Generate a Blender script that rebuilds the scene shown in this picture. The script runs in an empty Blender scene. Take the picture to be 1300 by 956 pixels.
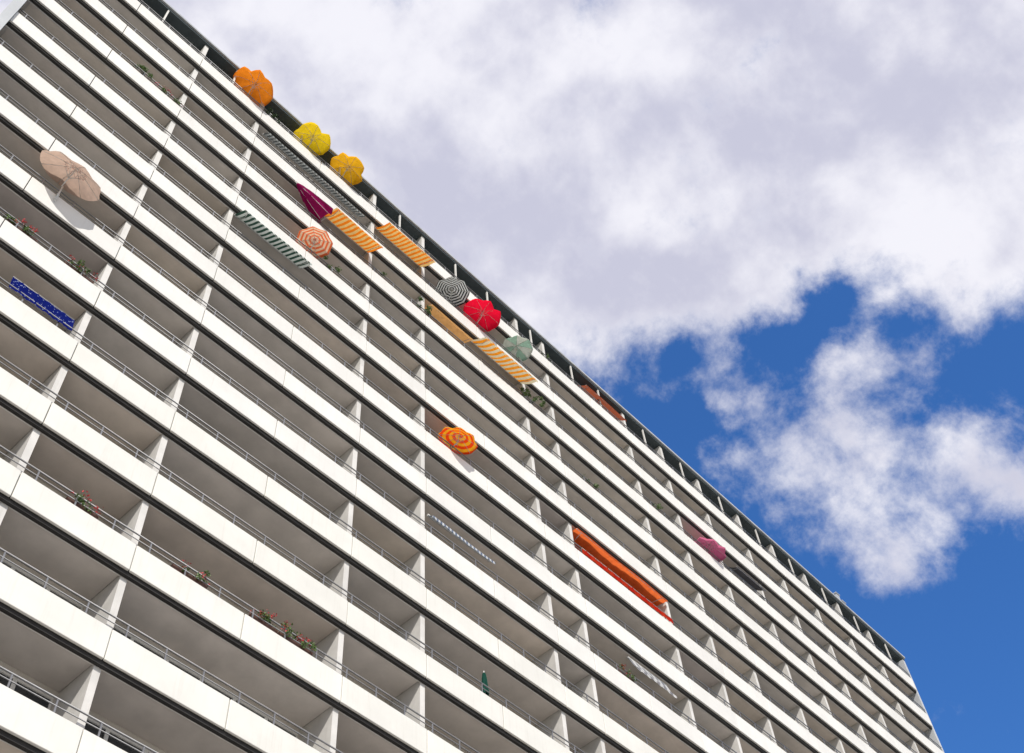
import bpy, bmesh, math, random
from mathutils import Vector, Matrix, Quaternion
random.seed(7)
scene = bpy.context.scene
COL = scene.collection
D = 19.3            # distance of the parapet plane from the viewer's spot
def ZF(i): return 51.6 - 2.8*i
X0, X1 = -0.45, 61.3

# ------------------------------------------------------------ helpers
def link(o): COL.objects.link(o); return o
def mesh_obj(name, bm, mats, parent=None, smooth=False):
    me = bpy.data.meshes.new(name); bm.normal_update(); bm.to_mesh(me); bm.free()
    for m in mats: me.materials.append(m)
    if smooth:
        for p in me.polygons: p.use_smooth = True
    o = link(bpy.data.objects.new(name, me))
    if parent is not None: o.parent = parent
    return o
def empty(name, loc, label, cat, group=None):
    o = link(bpy.data.objects.new(name, None)); o.location = loc
    o.empty_display_size = 0.2
    o["label"] = label; o["category"] = cat
    if group: o["group"] = group
    return o
def box(bm, x0,x1,y0,y1,z0,z1, mi=0, col=None, layer=None):
    v = [bm.verts.new(c) for c in ((x0,y0,z0),(x1,y0,z0),(x1,y1,z0),(x0,y1,z0),(x0,y0,z1),(x1,y0,z1),(x1,y1,z1),(x0,y1,z1))]
    for idx in ((3,2,1,0),(4,5,6,7),(0,1,5,4),(1,2,6,5),(2,3,7,6),(3,0,4,7)):
        f = bm.faces.new([v[i] for i in idx]); f.material_index = mi
        if layer is not None:
            for l in f.loops: l[layer] = col
def tube(bm, p, q, r, n=8, mi=0, r2=None):
    p=Vector(p); q=Vector(q); d=(q-p).normalized()
    a = d.orthogonal().normalized(); b = d.cross(a)
    r2 = r if r2 is None else r2
    A=[];B=[]
    for i in range(n):
        t=2*math.pi*i/n; w=a*math.cos(t)+b*math.sin(t)
        A.append(bm.verts.new(p+w*r)); B.append(bm.verts.new(q+w*r2))
    for i in range(n):
        f=bm.faces.new((A[i],A[(i+1)%n],B[(i+1)%n],B[i])); f.material_index=mi; f.smooth=True
    f=bm.faces.new(A[::-1]); f.material_index=mi
    f=bm.faces.new(B); f.material_index=mi

# ------------------------------------------------------------ materials
class NT:
    def __init__(s, tree): s.t=tree; s.n=tree.nodes; s.l=tree.links
    def node(s, typ, **kw):
        nd=s.n.new(typ)
        for k,v in kw.items(): setattr(nd,k,v)
        return nd
    def put(s, sock, v):
        if isinstance(v, bpy.types.NodeSocket): s.l.new(v, sock)
        elif v is not None: sock.default_value = v
    def math(s, op, a, b=None, c=None, clamp=False):
        nd=s.n.new('ShaderNodeMath'); nd.operation=op; nd.use_clamp=clamp
        s.put(nd.inputs[0],a)
        if b is not None: s.put(nd.inputs[1],b)
        if c is not None: s.put(nd.inputs[2],c)
        return nd.outputs[0]
    def mix(s, fac, a, b, mode='MIX'):
        nd=s.n.new('ShaderNodeMix'); nd.data_type='RGBA'; nd.blend_type=mode
        s.put(nd.inputs[0],fac); s.put(nd.inputs[6],a); s.put(nd.inputs[7],b)
        return nd.outputs[2]
    def noise(s, vec, scale, detail=4, rough=0.5, dist=0.0):
        nd=s.n.new('ShaderNodeTexNoise'); s.put(nd.inputs['Vector'],vec)
        nd.inputs['Scale'].default_value=scale; nd.inputs['Detail'].default_value=detail
        nd.inputs['Roughness'].default_value=rough; nd.inputs['Distortion'].default_value=dist
        return nd.outputs['Fac']
    def smooth(s, v, a, b, lo=0.0, hi=1.0):
        nd=s.n.new('ShaderNodeMapRange'); nd.interpolation_type='SMOOTHSTEP'
        s.put(nd.inputs[0],v); nd.inputs[1].default_value=a; nd.inputs[2].default_value=b
        nd.inputs[3].default_value=lo; nd.inputs[4].default_value=hi
        return nd.outputs[0]
    def offset(s, vec, loc):
        nd=s.n.new('ShaderNodeMapping'); nd.inputs['Location'].default_value=loc
        s.l.new(vec,nd.inputs[0]); return nd.outputs[0]
def c4(c): return (c[0],c[1],c[2],1.0)
def new_mat(name):
    m=bpy.data.materials.new(name); m.use_nodes=True
    nt=NT(m.node_tree); b=m.node_tree.nodes['Principled BSDF']
    return m,nt,b
def surf_mat(name, col, rough=0.7, var=0.12, scale=1.5, attr=None, streak=0.0, metallic=0.0, bump=0.0):
    m,nt,b=new_mat(name)
    tc=nt.node('ShaderNodeTexCoord')
    n1=nt.noise(tc.outputs['Object'],scale,6,0.6)
    fac=nt.smooth(n1,0.3,0.7,1.0-var,1.0)
    base=c4(col)
    if attr:
        at=nt.node('ShaderNodeAttribute'); at.attribute_name=attr
        base=nt.mix(1.0,base,at.outputs['Color'],'MULTIPLY')
    colr=nt.mix(1.0,base,fac,'MULTIPLY')
    if streak>0:
        mp=nt.node('ShaderNodeMapping'); mp.inputs['Scale'].default_value=(5.0,5.0,0.25)
        nt.l.new(tc.outputs['Object'],mp.inputs['Vector'])
        n2=nt.noise(mp.outputs[0],1.6,5,0.7)
        s=nt.smooth(n2,0.50,0.78,0.0,streak)
        colr=nt.mix(s,colr,(0.33,0.29,0.22,1))
    nt.l.new(colr,b.inputs['Base Color'])
    b.inputs['Roughness'].default_value=rough; b.inputs['Metallic'].default_value=metallic
    if bump>0:
        bp=nt.node('ShaderNodeBump'); bp.inputs['Strength'].default_value=bump; bp.inputs['Distance'].default_value=0.01
        nt.l.new(nt.noise(tc.outputs['Object'],18,5,0.6),bp.inputs['Height']); nt.l.new(bp.outputs[0],b.inputs['Normal'])
    return m
M_panel = surf_mat('parapet_paint',(0.775,0.76,0.73),0.6,0.08,0.8,attr='tone',streak=0.15,bump=0.05)
M_fin   = surf_mat('partition_paint',(0.68,0.66,0.625),0.7,0.16,1.2,streak=0.2)
M_ceil  = surf_mat('ceiling_paint',(0.72,0.665,0.61),0.85,0.18,0.9,attr='tone')
M_edge  = surf_mat('shadow_gap_dark',(0.03,0.028,0.027),0.8,0.3,3)  # near-black: shade of the gap under the panels put into the colour
M_slab  = surf_mat('slab_concrete',(0.54,0.51,0.48),0.85,0.2,2)
M_strip = surf_mat('drip_strip_paint',(0.72,0.70,0.66),0.7,0.15,2)
M_rail  = surf_mat('galvanised_steel',(0.24,0.24,0.25),0.45,0.2,6,metallic=0.4)
M_wall  = surf_mat('rear_wall_render',(0.66,0.62,0.57),0.85,0.15,1.0)
M_end   = surf_mat('end_wall_concrete',(0.50,0.52,0.54),0.8,0.12,0.7,streak=0.15)
M_roof  = surf_mat('roof_fascia_metal',(0.055,0.075,0.085),0.5,0.25,1.5,metallic=0.2)
M_roofl = surf_mat('roof_flashing',(0.48,0.50,0.52),0.5,0.2,2,metallic=0.2)
M_frame = surf_mat('window_frame_paint',(0.75,0.74,0.71),0.5,0.08,3)
M_white = surf_mat('white_metal',(0.62,0.62,0.60),0.4,0.06,4)
M_brown = surf_mat('planter_plastic',(0.10,0.045,0.03),0.6,0.2,5)
def glass_mat():
    m,nt,b=new_mat('window_glass')
    b.inputs['Base Color'].default_value=(0.03,0.035,0.04,1); b.inputs['Roughness'].default_value=0.06
    b.inputs['Specular IOR Level'].default_value=0.8
    return m
M_glass=glass_mat()
def leaf_mat(name,col,tr=0.3):
    m,nt,b=new_mat(name)
    tc=nt.node('ShaderNodeTexCoord')
    n=nt.noise(tc.outputs['Object'],14,3,0.6)
    f=nt.smooth(n,0.3,0.7,0.45,1.25)
    nt.l.new(nt.mix(1.0,c4(col),f,'MULTIPLY'),b.inputs['Base Color'])
    b.inputs['Roughness'].default_value=0.6
    return m
M_leaf=leaf_mat('leaf',(0.10,0.17,0.04)); M_leafd=leaf_mat('dark_leaf',(0.04,0.08,0.03))
M_red=leaf_mat('geranium_petal',(0.55,0.025,0.03)); M_pinkf=leaf_mat('pink_petal',(0.6,0.08,0.13))

def cloth_mat(name, kind, cols, period=0.3, trans=0.45):
    m=bpy.data.materials.new(name); m.use_nodes=True; nt=NT(m.node_tree); nt.n.clear()
    out=nt.node('ShaderNodeOutputMaterial'); tc=nt.node('ShaderNodeTexCoord')
    sp=nt.node('ShaderNodeSeparateXYZ'); nt.l.new(tc.outputs['Object'],sp.inputs[0])
    x,y,z=sp.outputs
    col=c4(cols[0])
    r=nt.math('SQRT',nt.math('ADD',nt.math('MULTIPLY',x,x),nt.math('MULTIPLY',y,y)))
    ang=nt.math('DIVIDE',nt.math('ARCTAN2',y,x),2*math.pi)
    if kind=='stripes':
        t=nt.math('FRACT',nt.math('DIVIDE',nt.math('ADD',x,100.0),period))
        col=nt.mix(nt.math('GREATER_THAN',t,0.5),c4(cols[0]),c4(cols[1]))
    elif kind=='rings':
        aa=nt.math('MULTIPLY',nt.math('SUBTRACT',nt.math('FRACT',nt.math('ADD',nt.math('MULTIPLY',ang,8.0),8.0)),0.5),2*math.pi/8)
        rp=nt.math('MULTIPLY',r,nt.math('COSINE',aa))
        t=nt.math('FRACT',nt.math('DIVIDE',rp,period))
        col=nt.mix(nt.math('GREATER_THAN',t,0.5),c4(cols[0]),c4(cols[1]))
    elif kind=='spiral':
        t=nt.math('FRACT',nt.math('ADD',nt.math('DIVIDE',r,period),nt.math('MULTIPLY',ang,1.0)))
        col=nt.mix(nt.math('GREATER_THAN',t,0.5),c4(cols[0]),c4(cols[1]))
    elif kind=='wedge':
        t=nt.math('FRACT',nt.math('ADD',nt.math('MULTIPLY',ang,4.0),8.0))
        col=nt.mix(nt.math('GREATER_THAN',t,0.5),c4(cols[0]),c4(cols[1]))
    elif kind=='flower':
        wob=nt.math('MULTIPLY',nt.math('SINE',nt.math('MULTIPLY',ang,2*math.pi*16)),0.05)
        rr=nt.math('ABSOLUTE',nt.math('SUBTRACT',nt.math('ADD',r,wob),0.34))
        col=nt.mix(nt.math('LESS_THAN',rr,0.03),c4(cols[0]),c4(cols[1]))
        r3=nt.math('ABSOLUTE',nt.math('SUBTRACT',r,0.14))
        col=nt.mix(nt.math('LESS_THAN',r3,0.03),col,c4(cols[1]))
    elif kind=='dots':
        vo=nt.node('ShaderNodeTexVoronoi'); nt.l.new(tc.outputs['Object'],vo.inputs['Vector']); vo.inputs['Scale'].default_value=10
        col=nt.mix(nt.math('LESS_THAN',vo.outputs['Distance'],0.2),c4(cols[0]),c4(cols[1]))
    n=nt.noise(tc.outputs['Object'],5,4,0.6)
    col=nt.mix(1.0,col,nt.smooth(n,0.25,0.75,0.82,1.02),'MULTIPLY')
    d=nt.node('ShaderNodeBsdfDiffuse'); t_=nt.node('ShaderNodeBsdfTranslucent'); mx=nt.node('ShaderNodeMixShader')
    nt.put(d.inputs[0],col); nt.put(t_.inputs[0],col); mx.inputs[0].default_value=trans
    nt.l.new(d.outputs[0],mx.inputs[1]); nt.l.new(t_.outputs[0],mx.inputs[2]); nt.l.new(mx.outputs[0],out.inputs[0])
    return m

# ------------------------------------------------------------ apartment building
bld = empty('apartment_building',(30,26,0),'long white slab apartment tower with continuous balconies on every storey','apartment building')
INV = Matrix.Translation((-30,-26,0))
def part(name,bm,mats,smooth=False,parent=None,inv=True):
    o=mesh_obj(name,bm,mats,parent or bld,smooth)
    if inv: o.matrix_parent_inverse=INV
    return o
BACK=D+1.45
bm=bmesh.new(); box(bm,X0+0.0,X1-0.0,BACK,D+14,0,54.2); part('wall',bm,[M_wall])
bm=bmesh.new(); box(bm,X0-0.32,X0-0.002,D-0.18,D+14.2,0,54.62); part('end_wall',bm,[M_end])
bm=bmesh.new(); box(bm,X1+0.002,X1+0.26,D+0.02,D+14.2,0,54.1); part('end_wall',bm,[M_end])
bm=bmesh.new()
box(bm,X0,X1+0.45,D+0.06,D+14.4,54.30,54.46,0)
roof=part('roof',bm,[M_roof])
bm=bmesh.new(); box(bm,X0,X1+0.49,D-0.02,D+14.44,54.462,54.60,0)
part('roof_flashing',bm,[M_roofl],parent=roof,inv=False)
for vx,h in ((55.0,1.15),(55.5,0.8)):
    bm=bmesh.new()
    box(bm,vx,vx+0.35,D+0.25,D+0.6,54.604,54.58+h,0)
    box(bm,vx-0.05,vx+0.4,D+0.2,D+0.65,54.582+h,54.64+h,0)
    part('roof_vent',bm,[M_roofl],parent=roof,inv=False)

COLS=[5.95,9.2,15.9,19.05,25.6,27.6,34.0,37.2,40.5,44.2,47.5,50.8,54.3,57.7]
for cx in COLS:
    bm=bmesh.new(); box(bm,cx-0.09,cx+0.10,D+0.16,BACK+0.05,0.3,54.297)
    part('partition_wall',bm,[M_fin])
EDGES=[X0]+COLS+[X1]
# slim posts carrying the roof edge on the top storey
for a,b in zip(EDGES[:-1],EDGES[1:]):
    for t in ((0.5,) if b-a<4 else (0.33,0.67)):
        x=a+(b-a)*t
        bm=bmesh.new(); box(bm,x-0.035,x+0.035,D+0.08,D+0.15,51.605,54.297)
        part('roof_post',bm,[M_strip])
tints=[(1,1,1),(1.03,0.99,0.94),(0.96,0.965,0.97),(0.98,0.94,0.90),(1.05,1.03,1.0),(0.88,0.87,0.86),(1.0,0.96,0.90)]
for i in range(0,19):
    z=ZF(i)
    if z<0.9: continue
    bm=bmesh.new(); L=bm.loops.layers.float_color.new('tone')
    box(bm,X0,X1,D+0.07,BACK+0.02,z-0.13,z,0,(1,1,1,1),L)
    bal=part('balcony',bm,[M_slab])
    bm=bmesh.new(); L=bm.loops.layers.float_color.new('tone')
    for a,b in zip(EDGES[:-1],EDGES[1:]):
        t=random.choice(tints); k=random.uniform(0.84,1.06)
        if random.random()<0.06: t=random.choice([(1.1,0.85,0.65),(0.8,0.78,0.8)])
        box(bm,a+0.13,b-0.11,D+0.225,BACK-0.003,z-0.155,z-0.132,0,(t[0]*k,t[1]*k,t[2]*k,1),L)
    part('ceiling',bm,[M_ceil],parent=bal,inv=False)
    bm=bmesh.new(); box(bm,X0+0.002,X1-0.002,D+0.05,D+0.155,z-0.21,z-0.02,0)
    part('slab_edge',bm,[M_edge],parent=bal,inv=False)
    bm=bmesh.new(); box(bm,X0+0.004,X1-0.004,D+0.158,D+0.215,z-0.185,z-0.134,0)
    part('drip_strip',bm,[M_strip],parent=bal,inv=False)
    bm=bmesh.new(); L=bm.loops.layers.float_color.new('tone')
    x=X0+0.01; seams=[]
    for a,b in zip(EDGES[:-1],EDGES[1:]):
        n=max(1,round((b-a)/3.3))
        for k in range(n): seams.append(a+(b-a)*(k+1)/n)
    for s in seams:
        k=random.uniform(0.945,1.0)*(0.985 if i>7 else 1.0); w=0.985 if i<8 else 0.965
        o=random.uniform(-0.006,0.006)
        box(bm,x,s-0.014,D-0.04+o,D+0.035,z-0.105,z+0.79,0,(k,k,k*w,1),L)
        x=s+0.014
    par=part('parapet',bm,[M_panel],parent=bal,inv=False)
    bv=par.modifiers.new('bevel','BEVEL'); bv.width=0.012; bv.segments=1
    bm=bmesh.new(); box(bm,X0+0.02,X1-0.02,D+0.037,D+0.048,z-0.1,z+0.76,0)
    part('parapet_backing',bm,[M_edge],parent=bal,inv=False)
    bm=bmesh.new()
    tube(bm,(X0+0.01,D-0.0,z+1.17),(X1-0.01,D-0.0,z+1.17),0.024)
    tube(bm,(X0+0.01,D-0.0,z+0.99),(X1-0.01,D-0.0,z+0.99),0.015)
    xx=X0+0.3
    while xx<X1:
        box(bm,xx-0.02,xx+0.02,D-0.012,D+0.012,z+0.78,z+1.155); xx+=1.08
    part('railing',bm,[M_rail],parent=bal,inv=False)

WB=[(a+0.2,b-0.2) for a,b in zip(EDGES[:-1],EDGES[1:])]
def window_geo(bf,bg,a,b,z):
    y=BACK
    n=max(2,round((b-a)/1.05)); 
    zt=z+2.42; zb=z+0.06
    box(bf,a,b,y-0.06,y-0.001,zt-0.08,zt); box(bf,a,b,y-0.06,y-0.001,zb,zb+0.08)
    for k in range(n+1):
        x=a+(b-a)*k/n
        box(bf,max(a,x-0.05),min(b,x+0.05),y-0.057,y-0.002,zb+0.08,zt-0.08)
    box(bg,a+0.02,b-0.02,y-0.022,y-0.004,zb+0.04,zt-0.04)
near=set()
for i in range(7,15):
    for k in range(0,7): near.add((i,k))
bfs=bmesh.new(); 
for i in range(0,18):
    for k,(a,b) in enumerate(WB):
        if (i,k) in near:
            bf=bmesh.new(); bg=bmesh.new(); window_geo(bf,bg,a,b,ZF(i))
            w=part('window',bg,[M_glass]); part('frame',bf,[M_frame],parent=w,inv=False)
        else:
            z=ZF(i); n=max(2,round((b-a)/1.05)); zt=z+2.42; zb=z+0.06; y=BACK
            box(bfs,a,b,y-0.06,y-0.001,zt-0.08,zt,0); box(bfs,a,b,y-0.06,y-0.001,zb,zb+0.08,0)
            for q in range(n+1):
                x=a+(b-a)*q/n
                box(bfs,max(a,x-0.05),min(b,x+0.05),y-0.057,y-0.002,zb+0.08,zt-0.08,0)
            box(bfs,a+0.02,b-0.02,y-0.022,y-0.004,zb+0.04,zt-0.04,1)
ws=part('window',bfs,[M_frame,M_glass]); ws["kind"]="stuff"

# ------------------------------------------------------------ parasols
def parasol(X,fl,y,h,R,axis,mat,label,sag=0.10,dome=0.30,crumple=0.0,valance=0.10,seed=0,twist=0.0,power=1.7,outside=False,shaft=0.3,flat=False):
    rnd=random.Random(seed+int(X*10))
    z=ZF(fl); by=-0.10 if outside else 0.24
    th=empty('parasol',(X,D+by,z),label,'parasol','parasols on the balconies')
    ax=Vector(axis).normalized(); hub=Vector((0,y-(D+by),h))
    q=ax.to_track_quat('Z','Y') @ Quaternion((0,0,1),twist)
    nr=8; sub=4; N=nr*sub; rings=7
    bm=bmesh.new()
    top=bm.verts.new((0,0,dome*R))
    ph=[rnd.uniform(-1,1) for _ in range(nr)]
    def pt(t,j):
        a=2*math.pi*j/N; m=math.sin(math.pi*(j%sub)/sub)**2
        pf=ph[(j//sub)%nr]
        rr=R*t*(1-sag*m*t*t) + crumple*R*0.12*pf*t*t*m
        zz=dome*R*(1-t**power) - 0.05*R*m*t + crumple*R*0.22*(pf*m*t*t + 0.3*ph[(j//sub+1)%nr]*t*t*math.sin(a))
        return Vector((rr*math.cos(a),rr*math.sin(a),zz))
    rows=[]
    for k in range(1,rings+1):
        rows.append([bm.verts.new(pt(k/rings,j)) for j in range(N)])
    for j in range(N): bm.faces.new((top,rows[0][j],rows[0][(j+1)%N]))
    for k in range(rings-1):
        for j in range(N): bm.faces.new((rows[k][j],rows[k+1][j],rows[k+1][(j+1)%N],rows[k][(j+1)%N]))
    if valance>0:
        last=rows[-1]
        low=[bm.verts.new(last[j].co+Vector((0.01*math.cos(2*math.pi*j/N),0.01*math.sin(2*math.pi*j/N),-valance*(0.55+0.45*math.sin(math.pi*(j%sub)/sub))))) for j in range(N)]
        for j in range(N): bm.faces.new((last[j],low[j],low[(j+1)%N],last[(j+1)%N]))
    for f in bm.faces: f.smooth=not flat
    ribv=set()
    for k in range(rings):
        for j in range(0,N,sub): ribv.add(rows[k][j])
    for e in bm.edges:
        if e.verts[0] in ribv and e.verts[1] in ribv and len(e.link_faces)==2: e.smooth=False
    c=mesh_obj('canopy',bm,[mat],th); c.rotation_mode='QUATERNION'; c.location=hub; c.rotation_quaternion=q
    bm=bmesh.new()
    for k in range(nr):
        pts=[pt(t,k*sub)+Vector((0,0,-0.012)) for t in (0.03,0.35,0.7,0.99)]
        for a_,b_ in zip(pts[:-1],pts[1:]): tube(bm,a_,b_,0.009,5)
        tube(bm,(0,0,-0.12*R),pts[1]*1.0+Vector((0,0,-0.005)),0.007,5)
    tube(bm,(0,0,dome*R+0.08),(0,0,-shaft*R),0.018,8)
    f=mesh_obj('frame',bm,[M_white],th); f.rotation_mode='QUATERNION'; f.location=hub; f.rotation_quaternion=q
    bm=bmesh.new()
    knee=Vector((0,0,1.32)); tip=hub+ax*(-(shaft-0.02)*R)
    if tip.z<1.36: tip.z=1.36
    if outside:
        tube(bm,(0,0,0.35),knee,0.026); tube(bm,knee,tip,0.024)
        for zz in (0.45,0.70): box(bm,-0.04,0.04,-0.03,0.052,zz,zz+0.05)
    else:
        tube(bm,(0,0,0.06),knee,0.024); tube(bm,knee,tip,0.022)
        box(bm,-0.18,0.18,-0.16,0.18,0.003,0.07)
    mesh_obj('pole',bm,[M_white],th)
    return th
or1=cloth_mat('orange_canvas','plain',[(0.92,0.28,0.02)],trans=0.35)
ye1=cloth_mat('yellow_canvas','plain',[(0.92,0.66,0.02)],trans=0.35)
ye2=cloth_mat('golden_canvas','plain',[(0.93,0.50,0.02)],trans=0.35)
be1=cloth_mat('beige_print','flower',[(0.70,0.51,0.40),(0.50,0.32,0.25)],trans=0.38)
rs1=cloth_mat('orange_cream_rings','rings',[(0.82,0.17,0.06),(0.85,0.60,0.40)],0.155)
pu1=cloth_mat('magenta_canvas','plain',[(0.34,0.014,0.12)],trans=0.35)
bw1=cloth_mat('black_white_rings','rings',[(0.68,0.70,0.68),(0.03,0.035,0.035)],0.115,trans=0.3)
re1=cloth_mat('red_canvas','plain',[(0.90,0.01,0.045)],trans=0.4)
gr1=cloth_mat('green_white_panels','wedge',[(0.30,0.46,0.36),(0.52,0.56,0.49)],trans=0.3)
os1=cloth_mat('orange_spiral','spiral',[(0.92,0.07,0.01),(0.96,0.42,0.02)],0.24,trans=0.4)
pk1=cloth_mat('pink_canvas','plain',[(0.62,0.15,0.28)],trans=0.22)
parasol(8.40,0,19.15,1.95,0.95,(0.15,-0.30,1),or1,'orange parasol leaning out over the top balcony rail',crumple=0.85,valance=0.17,seed=1)
parasol(11.80,0,19.15,1.85,0.86,(-0.1,-0.25,1),ye1,'bright yellow parasol on the top balcony under the roof',crumple=0.8,valance=0.17,seed=2)
parasol(13.90,0,19.12,1.90,0.84,(0.2,-0.3,1),ye2,'golden yellow parasol on the top balcony beside a yellow one',crumple=0.8,valance=0.17,seed=3)
parasol(3.62,6,18.98,1.78,1.08,(0.05,-0.60,0.80),be1,'large beige printed parasol tilted over a balcony rail',sag=0.05,dome=0.30,valance=0.0,seed=4,power=1.2,outside=True,shaft=0.45)
parasol(12.80,3,19.20,1.72,0.74,(0,-0.1,1),rs1,'small parasol with orange and cream rings',sag=0.07,valance=0.06,seed=5)
parasol(13.00,2,19.15,1.52,0.52,(-0.95,-0.10,0.22),pu1,'dark magenta parasol half folded and blown sideways',crumple=0.9,sag=0.22,dome=3.3,valance=0.05,seed=6,power=1.45)
parasol(20.65,1,19.20,1.85,0.83,(0,-0.05,1),bw1,'black and white ringed parasol on an upper balcony',sag=0.08,valance=0.06,seed=7)
parasol(22.50,1,19.05,1.80,0.92,(0.1,-0.2,1),re1,'crimson red parasol with drooping hem',crumple=0.8,valance=0.18,seed=8)
parasol(25.05,1,19.20,1.80,0.78,(0,-0.05,1),gr1,'pale green and white panelled parasol',sag=0.08,valance=0.05,seed=9)
parasol(20.60,5,19.12,1.50,0.80,(0.05,-0.36,0.9),os1,'orange parasol with a spiral stripe',sag=0.09,valance=0.05,seed=10,crumple=0.2,power=1.2)
parasol(39.35,2,19.44,1.62,0.98,(0.1,-0.45,0.85),pk1,'dusty pink parasol half hidden on a high balcony',crumple=0.6,valance=0.12,seed=11)

th=empty('closed_parasol',(21.8,D+0.2,ZF(9)),'dark green closed parasol standing at the rail','parasol')
bm=bmesh.new(); N=16; prof=[(0.02,1.95),(0.05,1.9),(0.07,1.7),(0.09,1.4),(0.11,1.15),(0.10,1.05)]
rows=[[bm.verts.new((r*(1+0.25*(j%2))*math.cos(2*math.pi*j/N),r*(1+0.25*(j%2))*math.sin(2*math.pi*j/N),zz)) for j in range(N)] for r,zz in prof]
for a_,b_ in zip(rows[:-1],rows[1:]):
    for j in range(N): bm.faces.new((a_[j],b_[j],b_[(j+1)%N],a_[(j+1)%N]))
bm.faces.new(rows[0])
mesh_obj('canopy',bm,[cloth_mat('bottle_green_canvas','plain',[(0.02,0.08,0.06)],trans=0.2)],th)
bm=bmesh.new(); tube(bm,(0,0,0.05),(0,0,2.02),0.018); box(bm,-0.17,0.17,-0.1,0.17,0.003,0.07); mesh_obj('pole',bm,[M_white],th)

# ------------------------------------------------------------ awnings
def awning(xa,xb,fl,mat,label,yi=0.20,zi=2.42,yo=-0.28,zo=1.88,val=0.16,scal=0.3,vmat=None,sag=0.07):
    z=ZF(fl); xc=(xa+xb)/2; w=(xb-xa)/2
    th=empty('awning',(xc,D+yi,z+zi),label,'awning','awnings on the balconies')
    dy=yo-yi; dz=zo-zi
    bm=bmesh.new(); nx=max(8,int((xb-xa)/0.05)); ny=7; g=[]
    for b in range(ny+1):
        t=b/ny; row=[]
        for a in range(nx+1):
            x=-w+2*w*a/nx
            sagz=-sag*math.sin(math.pi*t)*(0.7+0.5*math.sin(x*2.3+xa))-0.02*math.sin(x*8+2*math.sin(x*2))*math.sin(math.pi*t)-0.03*math.sin(x*1.7+xa)*t
            row.append(bm.verts.new((x,dy*t,dz*t+sagz)))
        g.append(row)
    for b in range(ny):
        for a in range(nx): bm.faces.new((g[b][a],g[b+1][a],g[b+1][a+1],g[b][a+1]))
    for f in bm.faces: f.smooth=True
    mesh_obj('fabric',bm,[mat],th)
    bm=bmesh.new(); up=[];lo=[]
    for a in range(nx+1):
        x=-w+2*w*a/nx
        s=abs(math.sin(x*math.pi/scal))
        e=-0.03*math.sin(x*1.7+xa)
        up.append(bm.verts.new((x,dy-0.022,dz+0.005+e))); lo.append(bm.verts.new((x,dy-0.03+0.01*math.sin(x*9),dz-val*(0.75+0.25*s)+e)))
    for a in range(nx): bm.faces.new((up[a],lo[a],lo[a+1],up[a+1]))
    mesh_obj('valance',bm,[vmat or mat],th)
    bm=bmesh.new(); tube(bm,(-w,dy,dz-0.02),(w,dy,dz-0.02),0.02); mesh_obj('front_bar',bm,[M_white],th)
    bm=bmesh.new(); tube(bm,(-w,0.03,0.02),(w,0.03,0.02),0.045); mesh_obj('roller',bm,[M_white],th)
    for sx in (-w*0.9,w*0.9):
        bm=bmesh.new()
        mid=Vector((sx*0.94,dy*0.5,dz*0.5-0.14))
        tube(bm,(sx,0.02,-0.06),mid,0.014); tube(bm,mid,(sx,dy,dz-0.03),0.014)
        mesh_obj('arm',bm,[M_white],th)
    return th
gw=cloth_mat('green_white_stripes','stripes',[(0.04,0.08,0.06),(0.55,0.59,0.55)],0.20,trans=0.25)
gy=cloth_mat('grey_stripes','stripes',[(0.10,0.11,0.11),(0.36,0.38,0.37)],0.17,trans=0.25)
oy=cloth_mat('orange_cream_stripes','stripes',[(0.90,0.24,0.015),(0.84,0.56,0.20)],0.22,trans=0.38)
oy2=cloth_mat('orange_yellow_stripes','stripes',[(0.92,0.32,0.02),(0.72,0.64,0.42)],0.30,trans=0.38)
bg=cloth_mat('sand_canvas','plain',[(0.70,0.38,0.14)],trans=0.35)
og=cloth_mat('deep_orange_canvas','plain',[(0.95,0.20,0.05)],trans=0.6)
rs=cloth_mat('red_orange_cloth','stripes',[(0.60,0.03,0.015),(0.65,0.05,0.02)],0.9)
bl=cloth_mat('blue_white_stripes','stripes',[(0.16,0.20,0.28),(0.60,0.62,0.65)],0.18,trans=0.2)
br=cloth_mat('rust_canvas','plain',[(0.38,0.10,0.05)])
dk=cloth_mat('grey_canvas','plain',[(0.10,0.10,0.11)],trans=0.1)
wh=cloth_mat('white_grey_stripes','stripes',[(0.25,0.25,0.27),(0.6,0.6,0.6)],0.4,trans=0.2)
awning(9.35,12.55,4,gw,'dark green and white striped awning with narrow hem',yo=-0.55,zo=1.78,yi=0.15,val=0.12,scal=0.2,sag=0.04)
awning(9.6,15.1,1,gy,'long grey striped awning folded down at the rail',yo=-0.22,zo=1.55,yi=0.18,zi=2.1,val=0.14)
awning(13.2,15.8,2,oy,'orange and cream striped awning',yo=-0.72,zo=1.68,sag=0.12)
awning(16.1,18.95,1,oy,'orange and cream striped awning on an upper balcony',yo=-0.72,zo=1.68,sag=0.12)
awning(22.1,25.5,2,oy2,'yellow and white striped awning over a planted balcony',yo=-0.72,zo=1.64,sag=0.12)
awning(19.3,21.9,2,bg,'sand coloured plain awning half extended',yo=-0.12,zo=1.85,yi=0.9,zi=2.5)
awning(27.85,33.85,5,og,'large deep orange awning filling a wide balcony',yi=1.35,zi=2.60,yo=0.02,zo=2.34,val=0.08,sag=0.04)
awning(19.3,22.4,7,bl,'thin blue and white striped awning',yo=-0.06,zo=1.68,yi=0.14,zi=1.92,val=0.14,sag=0.02)
awning(30.6,33.8,0,br,'rust red awning under the roof',yi=0.5,zi=2.3,yo=-0.05,zo=1.7)
awning(41.5,44.0,2,dk,'dark grey awning on a high balcony',yi=0.5,zi=2.3,yo=-0.1,zo=1.75)
awning(30.2,32.6,7,wh,'white and grey striped awning',yo=-0.1,zo=1.72)

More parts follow.
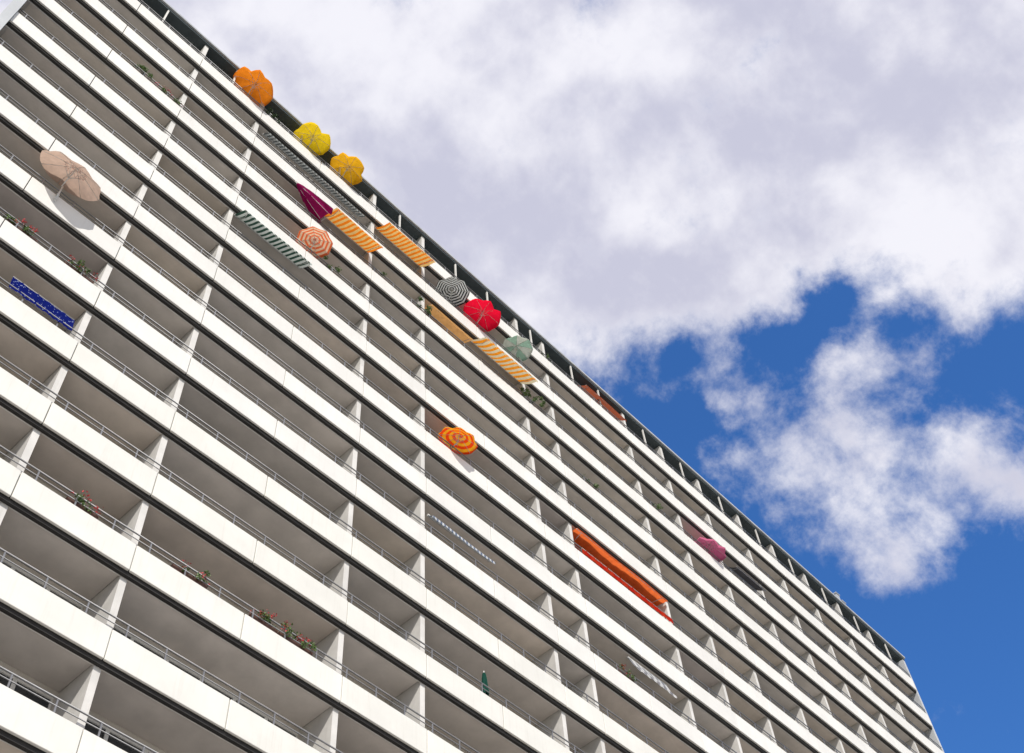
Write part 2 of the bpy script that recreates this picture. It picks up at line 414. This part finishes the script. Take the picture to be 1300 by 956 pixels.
def windscreen(xa,xb,fl,mat,label,z0=0.9,z1=1.18,y=-0.045,lean=0.0,name='windscreen',cat='windscreen'):
    z=ZF(fl); xc=(xa+xb)/2; w=(xb-xa)/2
    th=empty(name,(xc,D+y,z+z0),label,cat)
    bm=bmesh.new(); nx=int((xb-xa)/0.06); nz=4; g=[]
    for b in range(nz+1):
        t=b/nz
        g.append([bm.verts.new((-w+2*w*a/nx, lean*t+0.012*math.sin(a*0.9)+0.01*math.sin(a*2.3), (z1-z0)*t+0.008*math.sin(a*0.5))) for a in range(nx+1)])
    for b in range(nz):
        for a in range(nx): bm.faces.new((g[b][a],g[b][a+1],g[b+1][a+1],g[b+1][a]))
    for f in bm.faces: f.smooth=True
    mesh_obj('fabric',bm,[mat],th)
    bm=bmesh.new(); tube(bm,(-w,lean,z1-z0+0.01),(w,lean,z1-z0+0.01),0.012); mesh_obj('cord',bm,[M_white],th)
    return th
windscreen(27.9,33.85,5,rs,'red cloth laced along the lower rail',z0=0.84,z1=1.12)
windscreen(3.70,5.65,8,cloth_mat('blue_starry_cloth','dots',[(0.008,0.014,0.13),(0.25,0.30,0.48)],trans=0.15),'dark blue patterned cloth hung over the rail',z0=1.0,z1=1.72,lean=0.15,name='hanging_cloth',cat='cloth')

# ------------------------------------------------------------ planters
def planter(xa,xb,fl,label,flowers=None,hgt=0.18,dark=False,dens=150,spread=0.16):
    rnd=random.Random(int(xa*100)+fl); z=ZF(fl); xc=(xa+xb)/2; w=(xb-xa)/2
    th=empty('flower_box',(xc,D+0.06,z+0.86),label,'flower box','flower boxes on the balcony rails')
    bm=bmesh.new()
    vs=[]
    for (hw,y0,y1,zz) in ((w-0.03,0.0,0.13,0.0),(w,-0.02,0.16,0.17)):
        vs.append([bm.verts.new(c) for c in ((-hw,y0,zz),(hw,y0,zz),(hw,y1,zz),(-hw,y1,zz))])
    for j in range(4): bm.faces.new((vs[0][j],vs[0][(j+1)%4],vs[1][(j+1)%4],vs[1][j]))
    bm.faces.new(vs[0][::-1]); bm.faces.new(vs[1])
    mesh_obj('box',bm,[M_brown],th)
    def leaves(cnt,smin,smax,zlo,zhi,ylo,yhi):
        bm=bmesh.new()
        cl=[(rnd.uniform(-w,w),rnd.uniform(ylo,yhi),rnd.uniform(zlo,zhi)) for _ in range(max(4,int(w*14)))]
        for _ in range(cnt):
            c=rnd.choice(cl); p=Vector((c[0]+rnd.gauss(0,0.05),c[1]+rnd.gauss(0,0.04),c[2]+rnd.gauss(0,0.04)))
            s=rnd.uniform(smin,smax); q=Quaternion((rnd.gauss(0,1),rnd.gauss(0,1),rnd.gauss(0,1),rnd.gauss(0,1))).normalized()
            v=[bm.verts.new(p+q@Vector(k)*s) for k in ((-1,0,0),(0,-0.6,0.1),(1.1,0,0),(0,0.6,0.1))]
            bm.faces.new(v)
        return bm
    n=int(dens*2.4*w)
    mesh_obj('foliage',leaves(n,0.028,0.052,0.12,0.16+hgt,-0.12-spread*0.5,0.10),[M_leafd if dark else M_leaf],th)
    if flowers: mesh_obj('blossoms',leaves(int(n*0.34),0.02,0.036,0.16,0.20+hgt,-0.22,0.02),[flowers],th)
    return th
P=planter
P(3.7,4.6,2,'flower box with green leaves and yellow tips',hgt=0.45,dens=330,spread=0.3)
P(4.7,5.9,2,'flower box with red and pink flowers',M_pinkf,dens=220)
P(7.2,8.1,10,'flower box with red geraniums',M_red)
P(10.3,11.4,10,'flower box with sparse red flowers',M_red,dens=110)
P(12.8,13.7,10,'flower box full of red geraniums',M_red,dens=200)
P(13.75,14.9,10,'flower box with green plants and few flowers',M_red,dens=180,hgt=0.25)
P(4.7,5.7,7,'flower box with red geraniums on middle storey',M_red,dens=220)
P(2.8,3.8,7,'flower box with small red flowers',M_red,dens=220)
P(18.3,19.4,2,'bushy green plants spilling over the rail',hgt=0.6,dens=450,spread=0.4)
P(24.9,26.5,2,'lush green climbing plants under an awning',hgt=0.6,dens=450,spread=0.5)
P(9.4,10.3,0,'dark green plants beside a parasol',hgt=0.6,dark=True,dens=300)
P(16.3,17.1,2,'low green plants in a balcony box',hgt=0.3)
P(34.4,35.3,2,'small green plants on a high balcony',hgt=0.4)
P(29.1,30.1,7,'flower box with red geraniums beside an awning',M_red)
P(27.0,27.9,0,'green plants on the top balcony',hgt=0.35)
P(13.3,14.2,3,'bushy pale plants beside a ringed parasol',hgt=0.5,dens=320)
P(29.0,30.0,3,'trailing green plants on a balcony',hgt=0.3)

# ------------------------------------------------------------ ground
def sheet(name,x0,x1,y0,y1,z,mat,label,cat):
    bm=bmesh.new(); bm.faces.new([bm.verts.new(c) for c in ((x0,y0,z),(x1,y0,z),(x1,y1,z),(x0,y1,z))])
    o=mesh_obj(name,bm,[mat]); o["kind"]="structure"; o["label"]=label; o["category"]=cat; return o
sheet('ground',-3000,3000,-3000,3000,0,surf_mat('dry_grass',(0.20,0.20,0.11),0.9,0.3,0.5),'flat lawn and open ground around the tower','ground')
sheet('pavement',-60,110,-46,D+1.4,0.12,surf_mat('paving',(0.50,0.475,0.44),0.85,0.18,1.2),'pale paved forecourt in front of the tower','pavement')  # unseen paving, widened and paled to bounce light up to the ceilings
sheet('road',-300,300,-56,-46.3,0.004,surf_mat('asphalt',(0.05,0.05,0.052),0.9,0.3,3),'grey asphalt road beside the forecourt','road')
bm=bmesh.new(); box(bm,-60,110,-46.2,-46.0,-0.1,0.14); k=mesh_obj('kerb',bm,[surf_mat('kerb_stone',(0.35,0.34,0.33))]); k["kind"]="structure"; k["label"]='stone kerb between road and forecourt'; k["category"]='kerb'

# ------------------------------------------------------------ world sky with clouds
sun_dir=Vector((-0.42,-0.62,0.66)).normalized()
W=bpy.data.worlds.new('World'); scene.world=W; W.use_nodes=True
nt=NT(W.node_tree); nt.n.clear()
out=nt.node('ShaderNodeOutputWorld'); bgd=nt.node('ShaderNodeBackground'); nt.l.new(bgd.outputs[0],out.inputs[0])
sky=nt.node('ShaderNodeTexSky'); sky.sky_type='NISHITA'; sky.sun_disc=False
sky.sun_elevation=math.asin(sun_dir.z); sky.sun_rotation=math.atan2(sun_dir.x,sun_dir.y)%(2*math.pi)
sky.air_density=1.0; sky.dust_density=0.3; sky.ozone_density=2.5
blue=nt.mix(1.0,sky.outputs[0],(0.62,1.25,2.0,1),'MULTIPLY')
tc=nt.node('ShaderNodeTexCoord'); sp=nt.node('ShaderNodeSeparateXYZ'); nt.l.new(tc.outputs['Generated'],sp.inputs[0])
DIR=tc.outputs['Generated']
zc=nt.math('MAXIMUM',sp.outputs[2],0.06)
w1=nt.math('MULTIPLY',nt.math('SUBTRACT',nt.noise(DIR,9.0,8,0.62),0.5),0.12)
w2=nt.math('MULTIPLY',nt.math('SUBTRACT',nt.noise(nt.offset(DIR,(9.1,4.3,2.2)),9.0,8,0.62),0.5),0.12)
px=nt.math('ADD',nt.math('DIVIDE',sp.outputs[0],zc),w1); py=nt.math('ADD',nt.math('DIVIDE',sp.outputs[1],zc),w2)
def blob(cx,cy,r,w):
    dx=nt.math('SUBTRACT',px,cx); dy=nt.math('SUBTRACT',py,cy)
    d2=nt.math('ADD',nt.math('MULTIPLY',dx,dx),nt.math('MULTIPLY',dy,dy))
    return nt.math('MULTIPLY',nt.math('EXPONENT',nt.math('MULTIPLY',d2,-1.0/(r*r))),w)
lin=nt.math('ADD',nt.math('MULTIPLY',px,0.837),nt.math('MULTIPLY',py,0.547))
bank=nt.math('MULTIPLY',nt.math('SUBTRACT',0.690,lin),20.0)
bank=nt.math('MINIMUM',nt.math('MAXIMUM',bank,-1.9),1.7)
cov=bank
for b in ((0.695,0.150,0.040,-2.0),(0.685,0.215,0.035,-1.7),(0.770,0.107,0.028,-1.2),(0.640,0.290,0.022,-0.7),(0.710,0.320,0.025,-0.6),
          (0.765,0.172,0.040,1.6),(0.830,0.145,0.040,1.1),(0.790,0.250,0.055,1.7),(0.715,0.285,0.028,1.2),(0.775,0.340,0.035,1.3),(0.885,0.242,0.080,1.8),
          (0.925,0.155,0.060,1.6),(1.005,0.125,0.060,1.8),(1.07,0.09,0.05,1.4),(1.03,0.21,0.070,1.8),(1.030,0.300,0.055,1.6),(0.860,0.325,0.055,1.4),(0.95,0.33,0.05,1.0),
          (1.6,-0.3,0.35,2.4),(1.7,1.0,0.4,2.4)):
    cov=nt.math('ADD',cov,blob(*b))
n1=nt.noise(DIR,13.0,14,0.64,0.1)
nz=nt.math('MULTIPLY',nt.math('SUBTRACT',n1,0.5),6.4)
dens=nt.math('ADD',cov,nz)
alpha=nt.smooth(dens,-1.1,1.4)
relA=nt.noise(DIR,7.0,8,0.54,0.1)
relB=nt.noise(nt.offset(DIR,(-0.018,-0.026,0.022)),7.0,8,0.54,0.1)
rel=nt.math('MULTIPLY',nt.math('SUBTRACT',relA,relB),0.9)
n3=nt.noise(DIR,3.8,5,0.5,0.3)
n4=nt.noise(nt.offset(DIR,(3.7,1.2,0.4)),11.0,12,0.58,0.2)
sh=nt.math('ADD',nt.math('ADD',nt.math('MULTIPLY',n3,0.72),nt.math('MULTIPLY',n4,0.28)),rel)
shade=nt.smooth(sh,0.33,0.64)
ccol=nt.mix(shade,(5.9,5.95,7.3,1),(9.1,9.05,9.75,1))
thick=nt.smooth(dens,0.2,1.8,1.0,0.0)
ccol=nt.mix(nt.math('MULTIPLY',thick,0.45),ccol,(9.3,9.2,9.8,1))
fin=nt.mix(alpha,blue,ccol)
nt.l.new(fin,bgd.inputs[0]); bgd.inputs[1].default_value=0.1
W.cycles.sampling_method='MANUAL'; W.cycles.sample_map_resolution=1024

ld=bpy.data.lights.new('sun','SUN'); ld.energy=4.2; ld.angle=math.radians(0.5); ld.color=(1.0,0.96,0.89)
so=link(bpy.data.objects.new('sun',ld)); so.location=(-20,-20,60)
so.rotation_mode='QUATERNION'; so.rotation_quaternion=sun_dir.to_track_quat('Z','Y')

# ------------------------------------------------------------ camera
up=Vector((-112,1041,-1549)).normalized(); h=Vector((2404,-2047,-1549)); h=(h-up*h.dot(up)).normalized(); yv=up.cross(h)
cd=bpy.data.cameras.new('camera'); cd.sensor_width=36; cd.lens=1549/1300*36; cd.clip_end=8000; cd.clip_start=0.1
co=link(bpy.data.objects.new('camera',cd))
M=Matrix((h,yv,up)).to_4x4(); M.translation=(0,0,1.6); co.matrix_world=M
scene.camera=co
scene.view_settings.view_transform='Standard'; scene.view_settings.look='None'; scene.view_settings.exposure=0
